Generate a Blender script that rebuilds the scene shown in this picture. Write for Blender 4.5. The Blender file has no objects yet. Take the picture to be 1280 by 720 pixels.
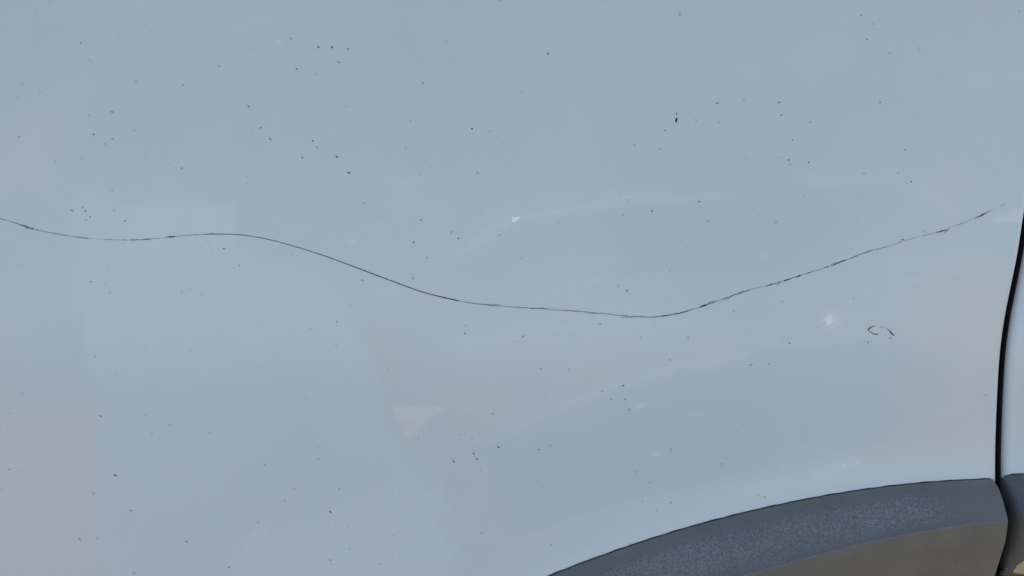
import bpy, bmesh, math, random
import numpy as np
from mathutils import Vector

random.seed(7)
rng = np.random.default_rng(11)
scene = bpy.context.scene
COL = scene.collection

# ------------------------------------------------------------------ camera
S = 0.0005            # metres per photo pixel on the door skin
D = 0.75              # camera to door skin
ZC = 0.90             # height of the picture centre above the ground
cam_data = bpy.data.cameras.new("camera")
cam = bpy.data.objects.new("camera", cam_data)
COL.objects.link(cam)
LEAN = math.radians(8)   # the door leans back above its waist; the camera looks square onto it, a little downwards
cam.location = (0, -D * math.cos(LEAN), ZC + D * math.sin(LEAN))
cam.rotation_euler = (math.radians(90) - LEAN, 0, 0)
cam_data.sensor_fit = 'HORIZONTAL'
cam_data.sensor_width = 36.0
cam_data.lens = 36.0 * D / (1280 * S)
cam_data.clip_start = 0.01
cam_data.clip_end = 5000
scene.camera = cam

# ------------------------------------------------------------------ light
SUN_ELEV = math.radians(48)
SUN_AZ = math.radians(-20)      # towards +Y (behind the car), a little to the left
world = bpy.data.worlds.new("World")
scene.world = world
world.use_nodes = True
wn = world.node_tree
wn.nodes.clear()
sky = wn.nodes.new("ShaderNodeTexSky")
sky.sky_type = 'NISHITA'
sky.sun_disc = False
sky.sun_elevation = SUN_ELEV
sky.sun_rotation = SUN_AZ
sky.air_density = 1.0
sky.dust_density = 1.7
sky.ozone_density = 1.0
bg = wn.nodes.new("ShaderNodeBackground")
bg.inputs["Strength"].default_value = 0.15
wo = wn.nodes.new("ShaderNodeOutputWorld")
wn.links.new(sky.outputs[0], bg.inputs["Color"])
wn.links.new(bg.outputs[0], wo.inputs["Surface"])

sun_data = bpy.data.lights.new("sun", 'SUN')
sun_data.energy = 2.2
sun_data.angle = math.radians(0.5)
sun_data.color = (1.0, 0.94, 0.85)
sun = bpy.data.objects.new("sun", sun_data)
COL.objects.link(sun)
sdir = Vector((math.sin(SUN_AZ) * math.cos(SUN_ELEV), math.cos(SUN_AZ) * math.cos(SUN_ELEV), math.sin(SUN_ELEV)))
sun.rotation_euler = sdir.to_track_quat('Z', 'Y').to_euler()
sun.location = (0, 3, 4)

vs = scene.view_settings
vs.view_transform = 'Standard'
vs.look = 'None'
vs.exposure = 1.05
vs.gamma = 1.0
vs.use_curve_mapping = False

# ------------------------------------------------------------------ helpers
def mat(name):
    m = bpy.data.materials.new(name)
    m.use_nodes = True
    nt = m.node_tree
    return m, nt, nt.nodes["Principled BSDF"]

def node(nt, t, **kw):
    n = nt.nodes.new(t)
    for k, v in kw.items():
        if k in n.inputs.keys():
            n.inputs[k].default_value = v
        else:
            setattr(n, k, v)
    return n

def mesh_obj(name, verts, faces, material, parent=None, smooth=True):
    me = bpy.data.meshes.new(name)
    if parent:            # car parts are drawn up square, then leaned back about the waist line
        v = np.array([tuple(q) for q in verts], float)
        c, si = math.cos(LEAN), math.sin(LEAN)
        y, z = v[:, 1].copy(), v[:, 2] - ZC
        v[:, 1] = y * c + z * si
        v[:, 2] = ZC - y * si + z * c
        verts = v.tolist()
    me.from_pydata([tuple(v) for v in verts], [], faces)
    me.validate()
    if smooth:
        me.polygons.foreach_set("use_smooth", [True] * len(me.polygons))
    if material:
        for m in (material if isinstance(material, (list, tuple)) else [material]):
            me.materials.append(m)
    o = bpy.data.objects.new(name, me)
    COL.objects.link(o)
    if parent:
        o.parent = parent
    return o

def fix_normals(o, towards=(0, -1, 0)):
    bm = bmesh.new(); bm.from_mesh(o.data)
    bmesh.ops.recalc_face_normals(bm, faces=bm.faces)
    bm.to_mesh(o.data); bm.free()

# photo pixel -> plane coordinates of the (nearly flat) car side
def X(px): return (px - 640.0) * S
def Z(py): return ZC - (py - 360.0) * S

def curve(pts):
    a = np.array(pts, float)
    return a[:, 0], a[:, 1]

def smooth_interp(x, xs, ys):
    """monotone-ish cubic (Catmull-Rom tangents) through the points"""
    x = np.asarray(x, float)
    xs = np.asarray(xs, float); ys = np.asarray(ys, float)
    m = np.gradient(ys, xs)
    i = np.clip(np.searchsorted(xs, x) - 1, 0, len(xs) - 2)
    h = xs[i + 1] - xs[i]
    t = np.clip((x - xs[i]) / h, 0, 1)
    return ((2*t**3 - 3*t**2 + 1) * ys[i] + (t**3 - 2*t**2 + t) * h * m[i]
            + (-2*t**3 + 3*t**2) * ys[i + 1] + (t**3 - t**2) * h * m[i + 1])

# rear edge of the door (photo pixels: row -> column)
EY, EX = curve([(-260, 1425), (-120, 1366), (0, 1333), (90, 1314), (190, 1295.5), (260, 1283), (325, 1272.5),
                (360, 1265.3), (400, 1257.6), (443, 1252.2), (495, 1249.3), (553, 1247.3), (600, 1246),
                (720, 1243.5), (900, 1241), (1250, 1239)])
def edge_x(z):
    return X(smooth_interp(360 - (np.asarray(z) - ZC) / S, EY, EX))

# upper edge of the wheel arch trim (photo pixels: column -> row)
AX, AY = curve([(330, 1230), (345, 1120), (385, 1000), (450, 890), (530, 812), (610, 757), (690, 720), (770, 689.5),
                (870, 657.5), (960, 635), (1060, 616), (1150, 605), (1244, 600), (1330, 599.5),
                (1450, 606), (1560, 622), (1680, 651), (1780, 690), (1880, 745), (1960, 815), (2020, 900), (2060, 1010)])
def arch_z(x):
    return Z(smooth_interp(np.asarray(x) / S + 640, AX, AY))

def skin_y(x, z):
    """depth of the painted side of the car: gently crowned, flared towards the arch"""
    x = np.asarray(x, float); z = np.asarray(z, float)
    y = 0.030 * ((z - 0.93) / 0.45) ** 2 + 0.010 * ((x + 0.05) / 0.5) ** 2
    d = np.maximum(z - arch_z(x), 0)
    y = y - 0.0030 * np.exp(-d / 0.020)
    return y

def unproj(px, py):
    """a mark seen at this place in the photo, as (x, z) on the door skin"""
    px = np.asarray(px, float); py = np.asarray(py, float)
    x, z = X(px), Z(py)
    for _ in range(4):
        k = (D + skin_y(x, z)) / D
        x, z = X(px) * k, ZC + (Z(py) - ZC) * k
    return x, z

def to_photo(x, z):
    k = D / (D + skin_y(x, z))
    return 640 + x * k / S, 360 - (z - ZC) * k / S

# ------------------------------------------------------------------ materials
def paint_material():
    m, nt, p = mat("white_car_paint")
    L = nt.links
    at = node(nt, "ShaderNodeAttribute", attribute_name="dust_sheen")
    aw = node(nt, "ShaderNodeAttribute", attribute_name="warm")
    tc = node(nt, "ShaderNodeTexCoord")
    n1 = node(nt, "ShaderNodeTexNoise", Scale=5.0, Detail=4.0, Roughness=0.55)
    L.new(tc.outputs["Object"], n1.inputs["Vector"])
    n2 = node(nt, "ShaderNodeTexNoise", Scale=420.0, Detail=3.0, Roughness=0.6)
    L.new(tc.outputs["Object"], n2.inputs["Vector"])
    # large faint dust clouds
    mr = node(nt, "ShaderNodeMapRange"); mr.inputs[1].default_value = 0.35; mr.inputs[2].default_value = 0.7
    mr.inputs[3].default_value = 0.0; mr.inputs[4].default_value = 0.10
    L.new(n1.outputs[0], mr.inputs[0])
    br = node(nt, "ShaderNodeMapRange"); br.inputs[1].default_value = 0.3; br.inputs[2].default_value = 0.7
    br.inputs[3].default_value = 0.94; br.inputs[4].default_value = 1.06
    L.new(n2.outputs[0], br.inputs[0])
    mul = node(nt, "ShaderNodeMath", operation='MULTIPLY')
    L.new(at.outputs["Fac"], mul.inputs[0]); L.new(br.outputs[0], mul.inputs[1])
    add = node(nt, "ShaderNodeMath", operation='ADD', use_clamp=True)
    L.new(mul.outputs[0], add.inputs[0]); L.new(mr.outputs[0], add.inputs[1])
    mix1 = node(nt, "ShaderNodeMix", data_type='RGBA')
    mix1.inputs[6].default_value = PAINT
    mix1.inputs[7].default_value = DUST_SHEENC
    L.new(add.outputs[0], mix1.inputs[0])
    mix2 = node(nt, "ShaderNodeMix", data_type='RGBA')
    mix2.inputs[7].default_value = WARMC
    L.new(aw.outputs["Fac"], mix2.inputs[0])
    L.new(mix1.outputs[2], mix2.inputs[6])
    L.new(mix2.outputs[2], p.inputs["Base Color"])
    ro = node(nt, "ShaderNodeMapRange"); ro.inputs[3].default_value = 0.16; ro.inputs[4].default_value = 0.45
    L.new(add.outputs[0], ro.inputs[0])
    L.new(ro.outputs[0], p.inputs["Roughness"])
    p.inputs["Coat Weight"].default_value = 0.25
    p.inputs["Specular IOR Level"].default_value = 0.4
    p.inputs["Coat Roughness"].default_value = 0.08
    # orange peel
    n3 = node(nt, "ShaderNodeTexNoise", Scale=260.0, Detail=2.0)
    L.new(tc.outputs["Object"], n3.inputs["Vector"])
    bp = node(nt, "ShaderNodeBump", Strength=0.05, Distance=0.0004)
    L.new(n3.outputs[0], bp.inputs["Height"])
    L.new(bp.outputs[0], p.inputs["Normal"])
    L.new(bp.outputs[0], p.inputs["Coat Normal"])
    return m

PAINT = (0.572, 0.600, 0.570, 1)
DUST_SHEENC = (0.80, 0.81, 0.77, 1)  # dust colour, also used for painted reflections and the hem highlight
WARMC = (0.685, 0.66, 0.585, 1)
M_PAINT = paint_material()

def plastic_material():
    m, nt, p = mat("grained_grey_plastic")
    L = nt.links
    tc = node(nt, "ShaderNodeTexCoord")
    g = node(nt, "ShaderNodeTexVoronoi", Scale=720.0, feature='F1')
    L.new(tc.outputs["Object"], g.inputs["Vector"])
    g2 = node(nt, "ShaderNodeTexNoise", Scale=780.0, Detail=3.0, Roughness=0.75)
    L.new(tc.outputs["Object"], g2.inputs["Vector"])
    big = node(nt, "ShaderNodeTexNoise", Scale=22.0, Detail=3.0)
    L.new(tc.outputs["Object"], big.inputs["Vector"])
    at = node(nt, "ShaderNodeAttribute", attribute_name="fade")      # paler speckle along the middle of the upper face
    sp = node(nt, "ShaderNodeMapRange"); sp.inputs[1].default_value = 0.41; sp.inputs[2].default_value = 0.74
    L.new(g2.outputs[0], sp.inputs[0])
    k = node(nt, "ShaderNodeMath", operation='MULTIPLY')
    L.new(sp.outputs[0], k.inputs[0]); L.new(at.outputs["Fac"], k.inputs[1])
    mix = node(nt, "ShaderNodeMix", data_type='RGBA')
    mix.inputs[6].default_value = (0.092, 0.095, 0.090, 1)
    mix.inputs[7].default_value = (0.275, 0.285, 0.27, 1)
    L.new(k.outputs[0], mix.inputs[0])
    # brown road dust in cloudy patches, with the ground's reflection painted in
    da = node(nt, "ShaderNodeAttribute", attribute_name="dust_sheen")
    dm = node(nt, "ShaderNodeMapRange"); dm.inputs[1].default_value = 0.3; dm.inputs[2].default_value = 0.7
    dm.inputs[3].default_value = 0.5; dm.inputs[4].default_value = 1.3
    L.new(big.outputs[0], dm.inputs[0])
    dk = node(nt, "ShaderNodeMath", operation='MULTIPLY', use_clamp=True)
    L.new(dm.outputs[0], dk.inputs[0]); L.new(da.outputs["Fac"], dk.inputs[1])
    mix2 = node(nt, "ShaderNodeMix", data_type='RGBA')
    mix2.inputs[7].default_value = (0.275, 0.22, 0.15, 1)
    L.new(dk.outputs[0], mix2.inputs[0]); L.new(mix.outputs[2], mix2.inputs[6])
    L.new(mix2.outputs[2], p.inputs["Base Color"])
    p.inputs["Roughness"].default_value = 0.48
    b1 = node(nt, "ShaderNodeBump", Strength=0.35, Distance=0.0006)
    L.new(g.outputs[0], b1.inputs["Height"])
    b2 = node(nt, "ShaderNodeBump", Strength=0.25, Distance=0.0006)
    L.new(g2.outputs[0], b2.inputs["Height"]); L.new(b1.outputs[0], b2.inputs["Normal"])
    L.new(b2.outputs[0], p.inputs["Normal"])
    return m
M_PLASTIC = plastic_material()

def simple(name, col, rough, spec=0.5, noise=None):
    m, nt, p = mat(name)
    p.inputs["Roughness"].default_value = rough
    p.inputs["Specular IOR Level"].default_value = spec
    if noise:
        tc = node(nt, "ShaderNodeTexCoord")
        n = node(nt, "ShaderNodeTexNoise", Scale=noise, Detail=4.0)
        nt.links.new(tc.outputs["Object"], n.inputs["Vector"])
        mr = node(nt, "ShaderNodeMix", data_type='RGBA')
        mr.inputs[6].default_value = tuple(c * 0.7 for c in col) + (1,)
        mr.inputs[7].default_value = tuple(min(1, c * 1.3) for c in col) + (1,)
        nt.links.new(n.outputs[0], mr.inputs[0])
        nt.links.new(mr.outputs[2], p.inputs["Base Color"])
    else:
        p.inputs["Base Color"].default_value = tuple(col) + (1,)
    return m
M_RUBBER = simple("black_rubber", (0.012, 0.013, 0.015), 0.75, 0.2, 300)
M_LINER = simple("black_liner_felt", (0.015, 0.015, 0.015), 0.95, 0.1, 200)
M_INNER = simple("dark_inner_metal", (0.05, 0.05, 0.055), 0.7, 0.3, 60)

def tone_material(name, rough):
    """dirt and scratches: the colour of each piece is stored on it"""
    m, nt, p = mat(name)
    a = node(nt, "ShaderNodeAttribute", attribute_name="tone")
    tc = node(nt, "ShaderNodeTexCoord")
    n = node(nt, "ShaderNodeTexNoise", Scale=900.0, Detail=2.0)
    nt.links.new(tc.outputs["Object"], n.inputs["Vector"])
    mr = node(nt, "ShaderNodeMapRange"); mr.inputs[3].default_value = 0.85; mr.inputs[4].default_value = 1.15
    nt.links.new(n.outputs[0], mr.inputs[0])
    mx = node(nt, "ShaderNodeMix", data_type='RGBA', blend_type='MULTIPLY')
    mx.inputs[0].default_value = 1.0
    nt.links.new(a.outputs["Color"], mx.inputs[6]); nt.links.new(mr.outputs[0], mx.inputs[7])
    nt.links.new(mx.outputs[2], p.inputs["Base Color"])
    p.inputs["Roughness"].default_value = rough
    p.inputs["Specular IOR Level"].default_value = 0.25
    return m
M_MARK = tone_material("dirt_and_scratch_marks", 0.7)

def ground_material():
    m, nt, p = mat("sandy_ground")
    L = nt.links
    tc = node(nt, "ShaderNodeTexCoord")
    n = node(nt, "ShaderNodeTexNoise", Scale=1.3, Detail=8.0, Roughness=0.65)
    L.new(tc.outputs["Object"], n.inputs["Vector"])
    n2 = node(nt, "ShaderNodeTexNoise", Scale=60.0, Detail=6.0, Roughness=0.7)
    L.new(tc.outputs["Object"], n2.inputs["Vector"])
    ad = node(nt, "ShaderNodeMath", operation='MULTIPLY_ADD')
    ad.inputs[1].default_value = 0.5; 
    L.new(n2.outputs[0], ad.inputs[0])
    h = node(nt, "ShaderNodeMath", operation='MULTIPLY'); h.inputs[1].default_value = 0.5
    L.new(n.outputs[0], h.inputs[0]); L.new(h.outputs[0], ad.inputs[2])
    r = node(nt, "ShaderNodeValToRGB")
    r.color_ramp.elements[0].position = 0.35; r.color_ramp.elements[0].color = (0.17, 0.135, 0.095, 1)
    r.color_ramp.elements[1].position = 0.68; r.color_ramp.elements[1].color = (0.30, 0.245, 0.175, 1)
    L.new(ad.outputs[0], r.inputs[0]); L.new(r.outputs[0], p.inputs["Base Color"])
    p.inputs["Roughness"].default_value = 0.95
    b = node(nt, "ShaderNodeBump", Strength=0.6, Distance=0.01)
    L.new(n2.outputs[0], b.inputs["Height"]); L.new(b.outputs[0], p.inputs["Normal"])
    return m

# ------------------------------------------------------------------ setting
def build_ground():
    ring = [0, 1, 2, 4, 8, 16, 40, 120, 400, 1500, 3000]
    n = 48
    vs_, fs = [(0, 0, 0)], []
    for r in ring[1:]:
        for k in range(n):
            a = 2 * math.pi * k / n
            vs_.append((r * math.cos(a), r * math.sin(a), 0))
    for k in range(n):
        fs.append((0, 1 + k, 1 + (k + 1) % n))
    for i in range(len(ring) - 2):
        for k in range(n):
            a = 1 + i * n + k; b = 1 + i * n + (k + 1) % n
            fs.append((a, a + n, b + n, b))
    o = mesh_obj("ground", vs_, fs, ground_material())
    o["kind"] = "structure"
build_ground()

car = bpy.data.objects.new("parked_car", None)
car.empty_display_size = 0.3
car.location = (0, 0, 0)
COL.objects.link(car)
car["label"] = "white car with a long wavy dark scratch across its dusty door"
car["category"] = "car"

# ------------------------------------------------------------------ dust and painted reflections on the door
def seg_dist(px, py, pts):
    """distance (photo pixels) to a polyline and the position along it 0..1"""
    best = np.full(px.shape, 1e9); par = np.zeros(px.shape)
    pts = np.array(pts, float)
    ln = np.hypot(*(pts[1:] - pts[:-1]).T); tot = ln.sum(); acc = 0
    for (a, b, l) in zip(pts[:-1], pts[1:], ln):
        t = np.clip(((px - a[0]) * (b[0] - a[0]) + (py - a[1]) * (b[1] - a[1])) / (l * l), 0, 1)
        d = np.hypot(px - a[0] - t * (b[0] - a[0]), py - a[1] - t * (b[1] - a[1]))
        w = d < best
        best = np.where(w, d, best); par = np.where(w, (acc + t * l) / tot, par)
        acc += l
    return best, par

def sstep(a, b, x):
    t = np.clip((x - a) / (b - a), 0, 1)
    return t * t * (3 - 2 * t)

def vnoise(px, py, scale, seed):
    r = np.random.default_rng(seed)
    g = r.random((64, 64))
    x = px / scale + 100.3; y = py / scale + 100.7
    xi = np.floor(x).astype(int); yi = np.floor(y).astype(int)
    fx = x - xi; fy = y - yi
    fx = fx*fx*(3-2*fx); fy = fy*fy*(3-2*fy)
    q = lambda a, b: g[a % 64, b % 64]
    return (q(xi, yi)*(1-fx)*(1-fy) + q(xi+1, yi)*fx*(1-fy) + q(xi, yi+1)*(1-fx)*fy + q(xi+1, yi+1)*fx*fy)

STREAKS = [  # polyline, half width px, strength: wipe arcs in the dust
    ([(560, 335), (590, 305), (620, 284), (645, 272), (700, 262), (780, 252), (880, 246), (960, 244)], 5, .20),
    ([(525, 432), (600, 426), (700, 412), (800, 402), (890, 396)], 8, .17),
    ([(590, 560), (640, 536), (700, 510), (780, 480), (860, 455), (960, 440)], 6, .20),
    ([(960, 440), (1060, 420), (1140, 425), (1192, 450), (1190, 490), (1150, 530), (1110, 545)], 6, .12),
    ([(0, 582), (60, 577), (106, 569)], 3, .25),
    ([(120, 602), (200, 612), (250, 604), (292, 590)], 8, .13),
    ([(630, 672), (750, 647), (860, 622), (960, 602), (1040, 592)], 10, .16),
    ([(960, 232), (1060, 226), (1130, 230), (1180, 252), (1208, 300)], 10, .12),
    ([(1100, 353), (1160, 345), (1226, 333)], 6, .22),
    ([(1140, 376), (1190, 366), (1228, 352)], 6, .15),
    ([(620, 342), (720, 334), (800, 328)], 5, .10),
    ([(515, 555), (540, 600), (560, 640), (585, 700)], 9, .10),
    ([(275, 715), (305, 680), (335, 660)], 8, .12),
    ([(480, 250), (540, 262), (570, 290)], 8, .12),
    ([(330, 5), (390, 12), (310, 30), (270, 30)], 8, .10),
    ([(110, 12), (180, 4), (240, 2)], 7, .12),
    ([(900, 90), (1000, 72), (1080, 60)], 16, .10),
    ([(1010, 598), (1050, 590), (1086, 576)], 5, .25),
    ([(1120, 535), (1170, 520), (1230, 512)], 6, .12),
    ([(1190, 100), (1250, 96), (1330, 80)], 14, .14),
    ([(640, 300), (600, 300), (572, 325)], 4, .08),
]
BLOBS = [  # x, y, rx, ry, strength: small pale smudges
    (800, 507, 9, 3, .40), (822, 568, 8, 3, .35), (745, 348, 8, 4, .35), (440, 301, 9, 4, .28),
    (268, 30, 5, 3, .30), (348, 53, 4, 4, .30), (956, 320, 5, 4, .30), (505, 228, 24, 4, .22),
    (1037, 400, 12, 13, .7), (1070, 398, 24, 10, .10), (1055, 582, 10, 4, .35), (140, 40, 5, 12, .12),
    (490, 360, 20, 14, .18), (470, 282, 12, 5, .15), (460, 320, 10, 6, .15), (980, 580, 14, 6, .15),
    (555, 310, 12, 5, .14), (1010, 560, 30, 8, .10), (870, 520, 26, 5, .10), (742, 290, 30, 4, .08),
]
def poly_mask(px, py, poly, soft):
    """1 inside the outline, 0 outside, with a soft rim (photo pixels)"""
    ins = np.zeros(px.shape, bool)
    n = len(poly)
    for i in range(n):
        (x0, y0), (x1, y1) = poly[i], poly[(i + 1) % n]
        if y0 == y1: continue
        ins ^= ((y0 > py) != (y1 > py)) & (px < (x1 - x0) * (py - y0) / (y1 - y0) + x0)
    d, _ = seg_dist(px, py, list(poly) + [poly[0]])
    return sstep(-soft, soft, np.where(ins, d, -d))

# faint reflections and smeared dust painted as patches: outline, rim softness, dust, warm
PATCHES = [
    ([(95, 235), (150, 250), (295, 250), (302, 300), (420, 362), (455, 430), (480, 480), (505, 560), (545, 610), (585, 740), (124, 740), (118, 500), (98, 380)], 12, .10, -.16),
    ([(332, 652), (350, 662), (500, 596), (540, 618), (572, 740), (258, 740)], 8, .07, -.06),
    ([(562, 332), (640, 276), (700, 263), (880, 247), (965, 285), (940, 330), (610, 352)], 7, -.06, -.03),
    ([(880, 250), (980, 233), (1130, 229), (1185, 258), (1206, 310), (1000, 345), (940, 330)], 8, -.06, .02),
    ([(600, 558), (780, 482), (960, 441), (1120, 420), (1192, 445), (1192, 490), (1130, 552), (900, 602), (640, 668)], 7, -.05, -.14),
    ([(530, 432), (880, 399), (1010, 392), (960, 436), (780, 476), (600, 552), (540, 500)], 8, .03, .06),
    ([(-50, 505), (122, 512), (126, 740), (-50, 740)], 7, .03, .20),
    ([(0, 130), (90, 60), (150, 30), (110, 130), (80, 230), (-20, 250)], 16, .03, .14),
    ([(1180, 276), (1272, 284), (1262, 330), (1226, 334), (1120, 352), (1140, 300)], 6, -.05, .0),
    ([(300, 240), (560, 250), (560, 330), (480, 470), (425, 362), (305, 296)], 14, -.03, .05),
]
def dust_sheen_fields(px, py):
    dust_sheen = np.full(px.shape, .12); warm = np.full(px.shape, .12)
    w1 = vnoise(px, py, 34, 21) - .5; w2 = vnoise(px, py, 31, 22) - .5
    for poly, soft, a, b in PATCHES:
        m = poly_mask(px + 22 * w1, py + 16 * w2, poly, soft)
        dust_sheen += 1.35 * a * m; warm += 1.45 * b * m
    n1 = vnoise(px, py, 22, 1); n2 = vnoise(px, py, 70, 2); n3 = vnoise(px, py, 190, 3); n2b = vnoise(px, py, 80, 4)
    for i, (pl, w, a) in enumerate(STREAKS):
        d, t = seg_dist(px + 8 * (n2 - .5), py + 8 * (n2b - .5), pl)
        fade = sstep(0, .18, t) * sstep(0, .18, 1 - t)
        dust_sheen += .72 * a * np.exp(-(d / (w * 1.25)) ** 2) * fade * (0.55 + .9 * n2)
        # brushed side of the arc stays a little dustier
        dust_sheen += a * .25 * np.exp(-(d / (w * 5)) ** 2) * fade
    for (x, y, rx, ry, a) in BLOBS:
        e = ((px - x) / rx) ** 2 + ((py - y) / ry) ** 2
        dust_sheen += a * np.exp(-e) * (0.6 + 0.8 * vnoise(px, py, 6, 5))
    # pale patch left of the scratch's hump
    wob = 8 * (n2 - .5)
    inside = sstep(140, 160, px + wob) * sstep(300, 288, px + wob) * sstep(248, 258, py + wob) * sstep(345, 300, py + wob)
    dust_sheen += .11 * inside
    # triangular smudge
    tx, ty = px, py
    px, py = px + 9 * (n1 - .5), py + 7 * (vnoise(px, py, 15, 41) - .5)
    tri = sstep(-3, 5, py - 507) * sstep(-4, 6, (557 - px) * .67 - (py - 506) * .74) * sstep(-4, 6, (px - 487) * .9 - (py - 507) * .42) * sstep(556, 540, py)
    px, py = tx, ty
    dust_sheen += .55 * tri * (.7 + .6 * n1); warm += .42 * tri
    # smear by the door edge
    d, t = seg_dist(px, py, [(1240, 276), (1262, 273), (1286, 268)])
    warm -= .3 * np.exp(-(d / (4 + 5 * t)) ** 2) * t
    dust_sheen += 1.6 * np.exp(-(d / (4 + 5 * t)) ** 2) * sstep(0, .3, t + .1) * sstep(282, 276, py)
    # warmer towards the arch, the rear edge and the lower left
    left = sstep(128, 112, px + wob * .6) * sstep(470, 590, py) * (.65 + .5 * n3)
    warm += .42 * left
    warm += .30 * np.exp(-((px - 20) / 70) ** 2 - ((py - 190) / 70) ** 2)
    warm += .22 * np.exp(-(seg_dist(px, py, [(0, 230), (50, 165), (105, 80), (140, 20)])[0] / 26) ** 2)
    warm += .42 * sstep(940, 1240, px) * (.55 + .8 * n2) * sstep(60, 260, py)
    warm += .30 * sstep(1080, 1230, px)
    warm += .28 * sstep(200, 0, 720 - py) * n3
    warm += .24 * (n3 - .35) + .14 * (n2 - .5)
    a = 360 - (arch_z(X(px)) - ZC) / S - py
    warm += .22 * np.exp(-np.maximum(a, 0) / 30)
    dust_sheen += .16 * np.exp(-np.maximum(a, 0) / 16)
    dust_sheen += .10 * (n3 - .4) + .04 * (n1 - .5)
    return np.clip(dust_sheen, 0, 1), np.clip(warm, 0, 1)

# ------------------------------------------------------------------ painted panels
def set_attr(me, name, values):
    at = me.attributes.new(name, 'FLOAT', 'POINT')
    at.data.foreach_set("value", np.ascontiguousarray(values, dtype=np.float32).ravel())

def grid_faces(nu, nv):
    i = np.arange(nu - 1)[:, None] * nv + np.arange(nv - 1)[None, :]
    i = i.ravel()
    return np.stack([i, i + nv, i + nv + 1, i + 1], 1).tolist()

Z_TOP = Z(-230)
def build_door():
    # columns from front to rear, finest inside the picture
    nu, nv = 520, 330
    xl = X(-420)
    u = np.concatenate([np.linspace(0, .185, 70, endpoint=False), np.linspace(.185, 1, nu - 70)])
    v = np.concatenate([np.linspace(0, 1, nv)])
    xc = xl + u * (X(1245) - xl)
    zb = arch_z(np.clip(xc, X(345), 9)) - 0.012
    zb = np.where(xc < X(350), Z(1150), zb)
    U, V = np.meshgrid(u, v, indexing='ij')
    z = zb[:, None] + V * (Z_TOP - zb[:, None])
    xr = edge_x(z)
    x = xl + U * (xr - xl)
    y = skin_y(x, z)
    cols = [np.stack([x, y, z], -1)]
    # rear hem: a tight fold, then the return flange
    r = 0.0016
    xe, ye, ze = x[-1], y[-1], z[-1]
    extra = []
    for a in (25, 50, 70, 90):
        a = math.radians(a)
        extra.append(np.stack([xe + r * math.sin(a), ye + r * (1 - math.cos(a)), ze], -1))
    extra.append(np.stack([xe + r, ye + r + .006, ze], -1))
    P = np.concatenate([cols[0], np.stack(extra, 0)], 0)
    n_u = P.shape[0]
    o = mesh_obj("door", P.reshape(-1, 3).tolist(), grid_faces(n_u, nv), M_PAINT, car)
    px, py = to_photo(P[..., 0], P[..., 2])
    dust_sheen, warm = dust_sheen_fields(px, py)
    dust_sheen[-6:] = np.clip(dust_sheen[-6:] + .9, 0, 1)       # edge highlight painted pale along the fold
    set_attr(o.data, "dust_sheen", dust_sheen); set_attr(o.data, "warm", warm)
    o["label"] = "white dusty door skin crossed by a long wavy scratch"
    return o
door = build_door()

GAP = 0.0071
def build_quarter():
    nu, nv = 90, 260
    r = 0.006
    v = np.linspace(0, 1, nv)
    z0 = Z(640)
    z = z0 + v * (Z_TOP - z0)
    xs = edge_x(z) + GAP
    rows = []
    # black side first: flange, then the rounded edge, then the face
    for yy in (0.012, r):
        rows.append(np.stack([xs, skin_y(xs + r, z) + yy, z], -1))
    for a in np.linspace(80, 0, 9):
        a = math.radians(a)
        rows.append(np.stack([xs + r - r * math.sin(a), skin_y(xs + r, z) + r - r * math.cos(a), z], -1))
    for t in np.linspace(0, 1, nu)[1:]:
        x = xs + r + t * (X(2100) - xs - r)
        zz = np.where(z < arch_z(x) - .012, arch_z(x) - .012, z)
        rows.append(np.stack([x, skin_y(x, zz), zz], -1))
    P = np.stack(rows, 0)
    o = mesh_obj("rear_quarter_panel", P.reshape(-1, 3).tolist(), grid_faces(P.shape[0], nv), M_PAINT, car)
    px, py = to_photo(P[..., 0], P[..., 2])
    n = vnoise(px, py, 60, 9)
    set_attr(o.data, "dust_sheen", np.clip(.12 + .12 * n, 0, 1))
    warm = .30 + .3 * n
    warm[:8] *= .1
    set_attr(o.data, "warm", np.clip(warm, 0, 1))
    o["label"] = "white rear quarter panel beyond the dark gap"
    return o
quarter = build_quarter()

def strip_along_gap(name, offs, material, z0, z1, n=120):
    """a ribbon that follows the door gap; offs = list of (x offset, y) across it"""
    z = np.linspace(z0, z1, n)
    rows = []
    for dx, y in offs:
        x = edge_x(z) + dx
        rows.append(np.stack([x, skin_y(x, z) + y, z], -1))
    P = np.stack(rows, 0)
    return mesh_obj(name, P.reshape(-1, 3).tolist(), grid_faces(P.shape[0], n), material, car)

# bulb seal on the body side of the gap, and the black jamb behind it
strip_along_gap("door_seal", [(GAP - .0002, .0055), (GAP - .0011, .0062), (GAP - .0014, .009), (GAP - .0022, .012),
                              (GAP - .0030, .018), (GAP - .002, .026)], M_RUBBER, Z(1100), Z_TOP)
strip_along_gap("door_jamb", [(-.045, .022), (-.010, .024), (.0, .026), (.012, .026), (.030, .020)], M_RUBBER, Z(1150), Z_TOP)

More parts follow.
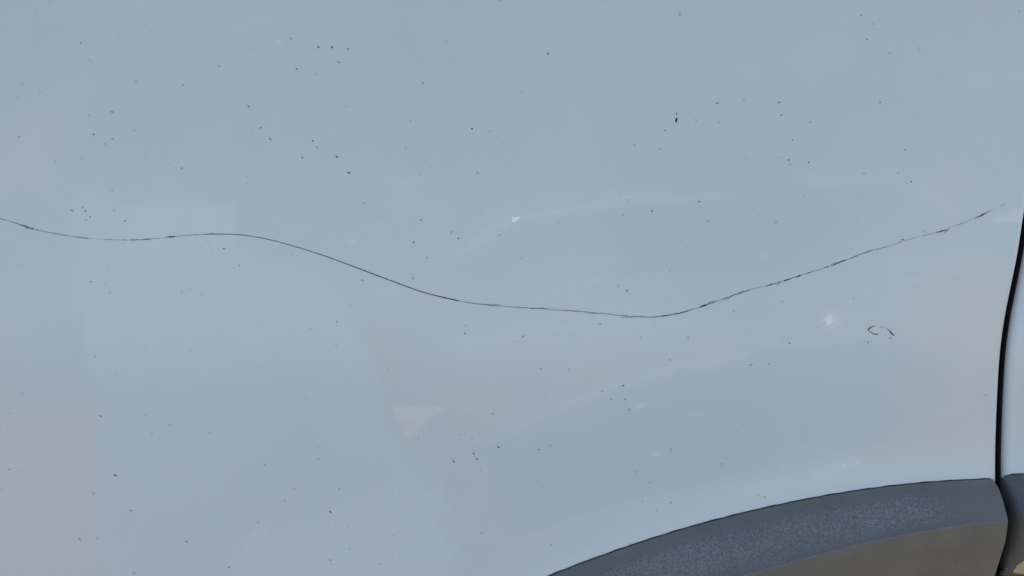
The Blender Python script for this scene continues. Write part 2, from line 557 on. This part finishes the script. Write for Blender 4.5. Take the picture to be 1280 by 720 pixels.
# inner skins, so that the panels are solid from behind
def slab(name, outline, y0, y1, material):
    n = len(outline)
    vs_ = [(x, y0, z) for x, z in outline] + [(x, y1, z) for x, z in outline]
    fs = [tuple(range(n)), tuple(range(2 * n - 1, n - 1, -1))]
    fs += [(i, i + n, (i + 1) % n + n, (i + 1) % n) for i in range(n)]
    o = mesh_obj(name, vs_, fs, material, car, smooth=False)
    fix_normals(o)
    return o
axs = np.linspace(X(350), X(1225), 24)
out = [(X(-415), Z(1145)), (X(345), Z(1145))] + [(float(a), float(arch_z(a)) - .008) for a in axs] + [(X(1225), Z(-225)), (X(-415), Z(-225))]
slab("door_inner_panel", out, .040, .130, M_INNER)
axs = np.linspace(X(1275), X(2050), 20)
out = [(float(a), float(arch_z(a)) - .008) for a in axs] + [(X(2095), Z(1010)), (X(2095), Z(-225)), (X(1275), Z(-225))]
slab("quarter_inner_panel", out, .050, .135, M_INNER)

# ------------------------------------------------------------------ wheel arch trim
# section of the trim: (t below the upper edge, d proud of the door) in mm; upper face, crease, lower face, lip
PROF_UP = [(0.0, -1.0), (0.15, 1.6), (0.8, 3.2), (2.2, 6.4), (4.2, 10.4), (6.5, 13.4), (10.0, 16.8), (14.0, 19.8), (18.0, 22.6), (20.6, 24.4), (21.3, 24.8)]
PROF_LO = [(0.5, 25.0), (1.4, 24.7), (6.0, 23.7), (11.5, 21.9), (16, 19.6), (21, 16.5), (29, 11.3), (36.5, 6.2), (40.5, 3.0), (43.0, -1.0), (44.0, -8.0), (44.2, -30.0)]

def up_scale(px):
    return np.interp(px, [300, 700, 960, 1100, 1244, 1330, 1450, 1600], [1.6, 1.6, 1.42, 1.2, 1.0, 1.0, 1.15, 1.5])

def trim(name, px0, px1, step, end0, end1, label, raise_px=0):
    """sweep the section along the arch from px0 to px1; end0/end1: radius (mm) of the rounded ends"""
    xs = np.arange(px0, px1 + .01, step)
    if end0: xs = np.concatenate([px0 + np.array([0, .04, .12, .25, .42, .65, .85]) * end0 / (S * 1000), xs[xs > px0 + 1.02 * end0 / (S * 1000)]])
    if end1: xs = np.concatenate([xs[xs < px1 - 1.02 * end1 / (S * 1000)], px1 - np.array([.85, .65, .42, .25, .12, .04, 0]) * end1 / (S * 1000)])
    rows, fade, dust_sheen = [], [], []
    # arc length correct tangents
    for px in xs:
        q = px
        sl = (smooth_interp(q + .4, AX, AY) - smooth_interp(q - .4, AX, AY)) / .8
        z0 = Z(float(smooth_interp(q, AX, AY)) - raise_px); x0 = X(px)
        nx, nz = (sl, 1.0)                                   # downwards normal in photo sense
        l = math.hypot(nx, nz); nx, nz = -nx / l, -nz / l
        # blend to a plain vertical section near the gap, so that the ends are cut square
        w = sstep(1130, 1225, px) * sstep(1400, 1290, px)
        nx = nx * (1 - w)
        k = float(up_scale(px))
        e = 1.0
        if end0 and px < px0 + end0 / (S * 1000): s = (px - px0) * S * 1000 / end0; e = math.sqrt(max(0, 1 - (1 - s) ** 2))
        if end1 and px > px1 - end1 / (S * 1000): s = (px1 - px) * S * 1000 / end1; e = math.sqrt(max(0, 1 - (1 - s) ** 2))
        row = []
        ts = [(t * k, d, 0, i) for i, (t, d) in enumerate(PROF_UP)] + [(21.3 * k + t, d, 1, i) for i, (t, d) in enumerate(PROF_LO)]
        for t, d, lower, i in ts:
            if e < 1 and end0: t = t + 2.5 * (1 - e) ** 2 * max(0, 1 - t / 12)
            if e < 1: d = d - (1 - e) * END_DEPTH(d, end0 if px < px0 + 30 else end1)
            t = t * .001; d = d * .001
            x = x0 + nx * t; z = z0 + nz * t
            yb = float(skin_y(x0, z0))
            row.append((x, yb - d, z))
            if end0 and px < 1283:
                fade.append(.0); dust_sheen.append((.12 if lower else .0) + .3 * float(sstep(1262, 1283, px)) * lower)
            elif lower:
                fade.append(0.15); dust_sheen.append(.46 + .12 * sstep(5, 40, np.array(PROF_LO[i][0])))  # brown ground reflection painted onto the downward face, over its dust
            else:
                tt = t / (21.3 * k * .001)
                f = sstep(.10, .30, tt) * sstep(1.0, .72, tt) * sstep(1215, 1130, px)
                fade.append(.12 + .75 * float(f) * (.65 + .5 * float(vnoise(np.array(float(px)), np.array(tt * 60), 46, 31))))
                dust_sheen.append(.10 + .22 * float(sstep(1140, 1235, px)) + .2 * float(sstep(.25, .0, tt)) )
        rows.append(row)
    P = np.array(rows)
    nv = P.shape[1]
    vs_ = P.reshape(-1, 3).tolist()
    fs = grid_faces(P.shape[0], nv)
    # square ends: close the section back to the body
    for ridx, flip in ((0, False), (P.shape[0] - 1, True)):
        base = [ridx * nv + i for i in range(nv)]
        b0 = len(vs_)
        for i in range(nv):
            x, y, z = vs_[base[i]]
            vs_.append((x, max(y, .012) if i < nv else y, z)); fade.append(.0); dust_sheen.append(.1)
        for i in range(nv - 1):
            f = (base[i], base[i + 1], b0 + i + 1, b0 + i)
            fs.append(f if not flip else f[::-1])
    o = mesh_obj(name, vs_, fs, M_PLASTIC, car)
    fix_normals(o)
    # sharp crease
    set_attr(o.data, "fade", fade); set_attr(o.data, "dust_sheen", np.clip(dust_sheen, 0, 1))
    o["label"] = label
    return o

def END_DEPTH(d, r):
    return min(r, max(d, 0))

trim("wheel_arch_trim", 330, 1244.6, 4, 0, 1.2, "grained grey plastic arch trim on the door, dusty below its crease with a brown ground reflection painted in")
trim_b = trim("wheel_arch_trim", 1259.5, 2058, 5, 15.0, 0, "grey plastic arch trim beyond the gap, with a rounded end", 5)

def build_patch():
    """raised tan patch on the lower face of the trim beyond the gap"""
    lo = np.array(PROF_LO)
    xs = np.arange(1264, 1345, 2.0)
    rows = []
    for i, px in enumerate(xs):
        z0 = Z(float(smooth_interp(px, AX, AY)) - 5); yb = float(skin_y(X(px), z0))
        t0 = 32.5 + 2.0 * math.sin(px * .19) + 1.2 * math.sin(px * .47) + 5 * max(0, 1 - i / 3)
        row = []
        for j in range(7):
            t = t0 + (41 - t0) * j / 6
            d = np.interp(t, lo[:, 0], lo[:, 1])
            ins = max(0, 1 - i / 8.) ** 2 * 9      # follows the rounded end
            row.append((X(px), yb - (d - ins * min(1, d / 8) + (.0 if j in (0, 6) or i == 0 else .9)) * .001, z0 - (21.3 + t) * .001))
        rows.append(row)
    P = np.array(rows)
    m = simple("matte_tan", (.56, .43, .26), .95, .1, 300)
    o = mesh_obj("tan_patch", P.reshape(-1, 3).tolist(), grid_faces(P.shape[0], 7), m, trim_b)
    o["label"] = "tan patch under the trim"
build_patch()

def gasket(px0, px1, raise_px=0.0):
    xs = np.arange(px0, px1 + .01, 4)
    rows = []
    for px in xs:
        sl = (smooth_interp(px + .5, AX, AY) - smooth_interp(px - .5, AX, AY))
        l = math.hypot(sl, 1); nx, nz = -sl / l, -1 / l
        x0, z0 = X(px), Z(float(smooth_interp(px, AX, AY)) - raise_px)
        yb = float(skin_y(x0, z0))
        w = .00035 + .0002 * math.sin(px * .21) * math.sin(px * .047)
        rows.append([(x0 - nx * w, yb - .0000, z0 - nz * w), (x0 - nx * w * .85, yb - .0006, z0 - nz * w * .85),
                     (x0 - nx * .0002, yb - .0011, z0 - nz * .0002), (x0 + nx * .0006, yb - .0010, z0 + nz * .0006)])
    P = np.array(rows)
    o = mesh_obj("trim_gasket", P.reshape(-1, 3).tolist(), grid_faces(P.shape[0], 4), M_GASKET, car)
    return o
M_GASKET = simple('weathered_gasket', (.035, .036, .038), .8, .2, 250)
gasket(330, 1243)
gasket(1268, 2050, 5)

# wheel house behind the trim
def liner():
    xs = np.concatenate([np.arange(340, 2050, 30)])
    rows = []
    for px in xs:
        sl = float(smooth_interp(px + 2, AX, AY) - smooth_interp(px - 2, AX, AY)) / 4
        l = math.hypot(sl, 1); nx, nz = -sl / l, -1 / l
        x0, z0 = X(px) + nx * .058, Z(float(smooth_interp(px, AX, AY))) + nz * .058
        rows.append([(x0, .006, z0), (x0, .03, z0), (x0 - nx * .012, .05, z0 - nz * .012), (x0 - nx * .012, .30, z0 - nz * .012), (X(1230) , .31, Z(1100))])
    P = np.array(rows)
    return mesh_obj("wheel_house_liner", P.reshape(-1, 3).tolist(), grid_faces(P.shape[0], 5), M_LINER, car)
liner()

# ------------------------------------------------------------------ marks on the door (real, slightly raised or scraped pieces)
LIFT = 0.00012
def tones(o, cols):
    at = o.data.color_attributes.new("tone", 'FLOAT_COLOR', 'POINT')
    a = np.ones((len(cols), 4), np.float32); a[:, :3] = np.array(cols)
    at.data.foreach_set("color", a.ravel())

def lerp3(a, b, t): return tuple(a[i] + (b[i] - a[i]) * t for i in range(3))
P3 = PAINT[:3]
DARK = (0.022, 0.024, 0.028)

def on_skin(px, py, lift=LIFT):
    x, z = unproj(px, py)
    return (float(x), float(skin_y(x, z)) - lift, float(z))

def stroke(vs_, fs, cl, pts):
    """pts: list of (px, py, width px, tone). A ribbon with a sunk darker middle"""
    n = len(pts)
    for i, (x, y, w, c) in enumerate(pts):
        a = pts[max(i - 1, 0)]; b = pts[min(i + 1, n - 1)]
        tx, ty = b[0] - a[0], b[1] - a[1]
        l = math.hypot(tx, ty) or 1
        nx, ny = -ty / l, tx / l
        k = len(vs_)
        vs_.append(on_skin(x + nx * w / 2, y + ny * w / 2)); vs_.append(on_skin(x, y, LIFT * 1.4)); vs_.append(on_skin(x - nx * w / 2, y - ny * w / 2))
        cl += [c, c, c]
        if i < n - 1:
            fs.append((k, k + 3, k + 4, k + 1)); fs.append((k + 1, k + 4, k + 5, k + 2))

SCR = [(-120, 236), (-60, 254), (0, 273), (20, 279), (45, 287), (75, 293), (110, 298), (140, 299.5), (160, 300), (185, 299), (215, 296),
       (245, 293.5), (275, 292.5), (300, 293.5), (330, 298), (365, 307), (400, 318), (427, 327.5), (460, 340), (500, 355),
       (530, 365.5), (560, 373), (590, 379), (620, 382), (660, 385), (700, 387.5), (740, 390.5), (780, 394.5), (800, 396),
       (820, 396), (840, 393), (853, 390.5), (880, 382), (900, 375), (935, 363), (970, 354), (1000, 344.5), (1030, 335),
       (1060, 324), (1090, 313), (1110, 308), (1140, 298), (1165, 292), (1180, 288), (1200, 280), (1225, 270), (1245, 260), (1259, 253)]
SX, SY = curve(SCR)
# how deep the scratch bites along its length: (column, width px, darkness)
BITE = [(-120, 1.2, .6), (0, 1.6, .8), (8, 1.0, .5), (16, 1.3, .6), (24, 1.8, .9), (46, 2.0, 1), (50, .8, .4), (62, 1.1, .55), (68, 1.5, .65),
        (74, .8, .4), (78, 1.4, .7), (92, 1.0, .5), (98, 1.4, .65), (110, 1.5, .7), (113, .45, .22), (126, .45, .22), (129, .7, .3), (137, 1.4, .7), (141, .7, .4),
        (154, .8, .5), (160, 2.4, .95), (166, 1.4, .7), (176, 1.2, .6), (184, 2.4, 1), (190, .8, .4), (206, .9, .5), (212, 2.4, 1), (217, 2.2, .95),
        (221, .7, .4), (240, 1.1, .6), (256, 1.2, .7), (262, 1.9, .9), (275, 1.4, .8), (300, 1.4, .85), (340, 1.3, .8), (380, 1.3, .85),
        (430, 1.4, .9), (460, 1.6, .95), (500, 1.6, .95), (540, 1.5, .9), (556, 2.1, 1), (570, 1.9, 1), (576, 1.1, .6), (600, 1.2, .75),
        (614, 1.7, .85), (622, 1.0, .6), (650, 1.1, .65), (672, 1.7, .9), (682, .8, .5), (704, 1.3, .75), (720, 1.4, .8), (742, 1.1, .65),
        (760, 1.1, .6), (790, 1.4, .75), (812, 1.3, .8), (830, 1.7, .95), (853, 1.8, .95), (880, 1.8, .95), (900, 2.0, 1), (930, 2.1, 1),
        (960, 1.9, .95), (1000, 2.0, .95), (1050, 1.9, .9), (1090, 1.9, .95), (1108, 2.0, 1), (1112, .8, .5), (1125, 1.5, .7), (1138, 1.9, .9),
        (1148, .7, .35), (1162, 1.2, .5), (1176, 2.4, 1), (1186, 1.9, .9), (1190, .5, .3), (1198, 1.3, .5), (1204, 1.2, .5), (1210, 1.6, .7), (1216, .9, .4),
        (1222, 1.6, .6), (1228, 2.1, .9), (1240, 1.0, .5), (1248, .5, .25), (1252, 1.6, .6), (1259, .8, .4)]
BITE = np.array(BITE)
def build_scratch():
    vs_, fs, cl, cur = [], [], [], []
    x = -120.0
    while x < 1259:
        w = np.interp(x, BITE[:, 0], BITE[:, 1]); k = np.interp(x, BITE[:, 0], BITE[:, 2])
        r = random.random()
        rough = .25 if 280 < x < 580 else .45
        w *= .74 * (1 + rough * (random.random() - .5) * 1.5)
        k *= 1 - rough * .5 * random.random()
        if x > 855:
            q = random.Random(int(x / 7) + 3).random()
            w *= .42 + .95 * q * q; k *= .5 + .6 * q
        y = float(smooth_interp(x, SX, SY)) + (random.random() - .5) * (.25 if 280 < x < 580 else .6)
        hole = (x > 855 and r < .025) or (x < 260 and r < .05) or (580 < x < 830 and r < .04)
        if hole: w, k = .3, .4
        if w < .2:
            if len(cur) > 1: stroke(vs_, fs, cl, cur)
            cur = []
        else:
            cur.append((x, y, w, lerp3(P3, DARK, min(.96, k))))
        x += 1.6 + 1.2 * random.random()
    if len(cur) > 1: stroke(vs_, fs, cl, cur)
    # short side splinters that run beside the main line
    for x, dy, l, w in ((614, -1.6, 12, .6), (672, -1.2, 14, .6), (735, 1.6, 14, .5),
                        (776, 2.2, 16, .6), (1126, -3, 4, 1.6), (970, 2.4, 6, .8), (884, -2.0, 8, .8), (905, 2.0, 9, .8),
                        (1040, -2, 6, .8), (1180, 2.8, 6, .9), (30, 2.0, 12, .6)):
        pts = []
        for i in range(6):
            t = i / 5
            xx = x + l * t
            pts.append((xx, float(smooth_interp(xx, SX, SY)) + dy * (1 - .4 * t), w * math.sin(math.pi * (.12 + .76 * t)), lerp3(P3, DARK, .7)))
        stroke(vs_, fs, cl, pts)
    o = mesh_obj("scratch", vs_, fs, M_MARK, door)
    tones(o, cl)
    o["label"] = "long thin wavy dark scratch running the width of the door"
build_scratch()

def build_curl():
    vs_, fs, cl = [], [], []
    def arc(pts):
        stroke(vs_, fs, cl, [(x, y, w * .8, lerp3(P3, DARK, k * .92)) for x, y, w, k in pts])
    arc([(1094.5, 407.2, .7, .35), (1091.5, 407.8, 1.2, .6), (1088.5, 409, 1.9, .9), (1086, 410.8, 2.3, 1), (1085, 412.3, 1.8, .9),
         (1086.5, 414, 1.2, .7), (1089.5, 416, 1.5, .75), (1092.5, 417.3, 1.6, .75), (1096, 417.9, 2.0, .9), (1098.2, 417.6, .8, .5)])
    arc([(1099.5, 408.4, .7, .3), (1101.5, 408.6, 1.3, .5), (1104, 409, .8, .35), (1107, 410, .6, .25)])
    arc([(1109, 410.8, 1.0, .5), (1111.5, 413, 1.6, .8), (1113.5, 415.5, 2.2, 1), (1115.5, 417.6, 2.2, 1), (1117.5, 419.2, 1.6, .8), (1119, 419.8, .8, .5)])
    arc([(1111.6, 421.6, .8, .4), (1113, 422.8, 1.3, .6), (1115, 423.6, .7, .35)])
    o = mesh_obj("curl_scratch", vs_, fs, M_MARK, door); tones(o, cl)
    o["label"] = "small curled dark scratch mark under the long one"
build_curl()

def flake(vs_, fs, cl, px, py, rx, ry, ang, col, n=8, rough=.35, dome=.00018):
    k = len(vs_)
    vs_.append(on_skin(px, py, LIFT + dome)); cl.append(col)
    ca, sa = math.cos(ang), math.sin(ang)
    for i in range(n):
        a = 2 * math.pi * i / n
        r = 1 + rough * (random.random() * 2 - 1)
        ex, ey = rx * r * math.cos(a), ry * r * math.sin(a)
        vs_.append(on_skin(px + ex * ca - ey * sa, py + ex * sa + ey * ca)); cl.append(col)
    for i in range(n):
        fs.append((k, k + 1 + i, k + 1 + (i + 1) % n))

def build_chip_glint():
    vs_, fs, cl = [], [], []
    outline = [(640.2, 270.2), (641.8, 271.8), (644.2, 271.9), (647.2, 271.0), (649.2, 271.6), (648.0, 273.8), (645.6, 275.8), (642.4, 277.0), (640.4, 276.8), (640.9, 273.6)]
    vs_.append(on_skin(644, 274, .0002)); cl.append((1.0, .95, .88))  # glint on the chip painted as a near-white colour
    for x, y in outline: vs_.append(on_skin(644 + (x - 644) * 1.2, 274 + (y - 274) * 1.2)); cl.append((1.0, .95, .88))
    n = len(outline)
    for i in range(n): fs.append((0, 1 + i, 1 + (i + 1) % n))
    o = mesh_obj("chip_glint", vs_, fs, M_MARK, door); tones(o, cl)
    o["label"] = "chip in the paint with a painted white glint"
build_chip_glint()

def build_scuff():
    vs_, fs, cl = [], [], []
    for i in range(120):
        a = random.random() * 2 * math.pi; r = random.random() ** .6
        px, py = 1036 + 8 * r * math.cos(a), 400.5 + 10 * r * math.sin(a)
        t = min(.85, (1 - r) * 1.1 + .25 * random.random())
        flake(vs_, fs, cl, px, py, 1.0 + 1.6 * random.random(), .6 + .8 * random.random(), -.5 + random.random() * .6, lerp3((.72, .72, .68), (1.0, .95, .88), t), 7, .3, .00004)
    o = mesh_obj("paint_scuff", vs_, fs, M_MARK, door); tones(o, cl)
    o["label"] = "pale scuffed spot left of the curled scratch"
    vs_, fs, cl = [], [], []
    for (px, py, rx, ry) in ((1055, 582, 3, 1.4), (1052.5, 580, 1.2, .8), (1062, 580.5, 2.2, .7), (1044, 584, 1.6, .6), (1071, 578, 2.4, .6), (1038, 590, 2.5, .7)):
        flake(vs_, fs, cl, px, py, rx, ry, -.3, (.86, .86, .86), 8, .3, .0001)
    o = mesh_obj("paint_scuff", vs_, fs, M_MARK, door); tones(o, cl)
    o["label"] = "tiny pale scuff just above the arch trim"
build_scuff()

def build_fleck():
    vs_, fs, cl = [], [], []
    flake(vs_, fs, cl, 845.3, 150.3, 1.3, 3.4, .22, DARK, 9, .25)
    flake(vs_, fs, cl, 845.6, 142.5, .9, 1.8, .1, lerp3(P3, DARK, .6), 7, .3)
    o = mesh_obj("dirt_fleck", vs_, fs, M_MARK, door); tones(o, cl)
    o["label"] = "dark upright fleck of dirt high on the door"
build_fleck()

SPECKS = """46,12,3 52,46,3 101,54,7 188,38,5 219,12,3 114,77,5 189,68,4 28,105,5 50,114,4 22,122,4 140,140,7 117,168,8 131,180,7 141,174,6
24,171,6 102,198,6 69,202,4 168,163,5 181,194,3 111,144,4 170,102,5 229,106,6 274,83,6 276,76,3 233,82,4 227,210,6 257,26,3 298,21,4 387,37,5
364,48,7 398,59,10 415,59,9 371,86,10 424,78,10 395,93,5 411,91,4 387,53,4 311,133,9 326,160,8 338,174,8 316,163,4 391,176,10 396,184,8 378,197,10
421,196,10 330,236,5 308,220,4 309,229,4 140,238,5 356,149,3 313,62,3 435,61,6 558,51,5 529,104,9 565,72,3 433,133,6 513,151,7 590,161,10
612,164,5 627,178,5 436,216,10 597,216,7 507,184,5 540,209,5 473,188,4 481,198,4 652,116,4 685,67,9 788,40,5 772,62,4 734,106,4 850,18,8 831,163,7
793,181,7 825,186,5 822,136,5 632,209,5 641,213,4 525,219,4 558,203,4 625,1,5 753,1,6 763,230,3 735,82,3 1076,19,9 1084,49,8 1112,66,8 1091,30,4
1149,60,5 897,129,8 930,126,6 974,128,10 1100,128,10 977,144,8 899,153,7 870,150,5 1013,153,6 991,175,10 973,197,6 986,200,7 988,206,5 1011,203,9
1011,210,6 932,197,5 920,201,4 1131,187,6 1123,216,5 1139,227,10 1080,217,6 1078,206,4 996,68,4 1274,14,6 1179,100,4 1051,110,4 867,36,4 1168,14,3
925,233,3 1142,151,4 90,263,8 103,259,6 107,264,9 113,271,8 108,275,7 143,263,5 156,276,8 113,352,9 132,355,5 280,311,8 260,301,4 299,332,7 365,319,5
362,327,4 227,365,6 237,362,3 252,369,5 204,373,4 137,366,4 27,333,4 102,399,4 119,446,6 146,467,6 142,473,6 421,402,7 388,411,5 420,432,5 238,439,5
181,438,4 275,243,4 214,324,3 455,254,8 447,263,4 526,275,6 517,303,8 564,290,9 573,298,10 555,270,5 534,322,6 516,348,7 453,350,6 437,382,5 581,417,10
582,407,5 654,421,8 652,323,6 626,300,5 624,294,5 698,278,7 784,250,8 815,264,9 779,269,5 773,357,8 784,363,9 837,338,6 750,405,7 801,422,5 837,450,7
676,461,9 711,462,5 766,470,6 848,462,5 484,461,4 540,440,4 874,252,8 885,276,5 970,277,7 1005,246,6 917,389,8 978,377,5 860,422,6 977,423,5 987,429,7
938,456,9 961,455,6 967,444,5 1085,428,7 1067,373,5 907,460,4 1116,446,4 867,467,4 779,482,10 753,489,7 764,499,6 781,499,7 786,512,8 682,493,5
616,517,10 587,520,5 590,547,7 576,543,6 573,550,5 592,567,9 596,574,10 567,577,10 623,559,10 674,562,7 689,557,4 601,588,4 794,560,6 839,562,7
796,590,5 812,603,7 803,627,8 839,628,8 821,638,5 602,666,10 492,669,7 436,658,5 437,686,5 475,705,4 582,683,5 689,681,7 628,691,4 844,652,6
788,680,7 678,607,5 582,716,5 530,501,5 523,548,5 571,614,4 28,492,5 13,517,7 10,538,5 126,520,9 12,587,8 2,612,4 144,594,10 164,638,7 117,617,6
100,674,6 121,673,6 233,677,8 286,709,8 307,634,6 323,653,8 368,611,8 356,626,6 413,640,10 398,574,7 397,558,5 382,497,6 331,581,6 212,531,6 252,547,6
262,541,5 190,542,4 168,716,7 424,611,6 420,598,5 382,538,4 413,700,5 226,666,4 1232,494,8 902,580,6 948,619,5 956,621,5 870,575,4 1105,520,3 1180,440,3"""
def build_specks():
    vs_, fs, cl = [], [], []
    def one(px, py, k):
        big = k > .65
        s = (.56 + .52 * k) * (.75 + .5 * random.random())
        el = 1.0 + (.9 * random.random() if px < 460 else .45 * random.random())
        ang = (.5 + .35 * (random.random() - .5)) if px < 460 else random.uniform(-.8, 1.4)
        flake(vs_, fs, cl, px, py, s * el, s * .85, ang, lerp3(P3, random.choice((DARK, (.05, .042, .035), (.03, .034, .04))), .83 * k ** 1.15), 7, .3, .00012)
        if big and random.random() < .35:
            flake(vs_, fs, cl, px + random.uniform(-4, 4), py + random.uniform(-3, 3), s * .5, s * .4, ang, lerp3(P3, DARK, .4), 6, .3, .00008)
    for t in SPECKS.split():
        a, b, c = t.split(',')
        one(float(a), float(b), float(c) / 10)
    # the faintest ones in between, and those outside the picture
    for i in range(150):
        one(random.uniform(-5, 1235), random.uniform(-5, 590), random.uniform(.12, .34))
    for i in range(160):
        px, py = random.uniform(-400, 1225), random.uniform(-200, 1100)
        if -10 < px < 1285 and -10 < py < 725: continue
        if py > float(smooth_interp(max(px, 345), AX, AY)) - 8: continue
        one(px, py, random.uniform(.3, 1))
    # grit caught along the trim's upper edge
    for i in range(60):
        px = random.choice((745, 768, 865, 868, 1010)) + random.gauss(0, 5) if i < 18 else random.uniform(600, 1240)
        flake(vs_, fs, cl, px, float(smooth_interp(px, AX, AY)) - random.uniform(-.6, 1.6), random.uniform(.6, 1.6), random.uniform(.4, .9),
              -.3, lerp3(P3, DARK, random.uniform(.45, .95)), 6, .4, .0003)
    o = mesh_obj("dirt_specks", vs_, fs, M_MARK, door); tones(o, cl)
    o["kind"] = "stuff"
    o["label"] = "small dark specks of dirt scattered over the door"
build_specks()
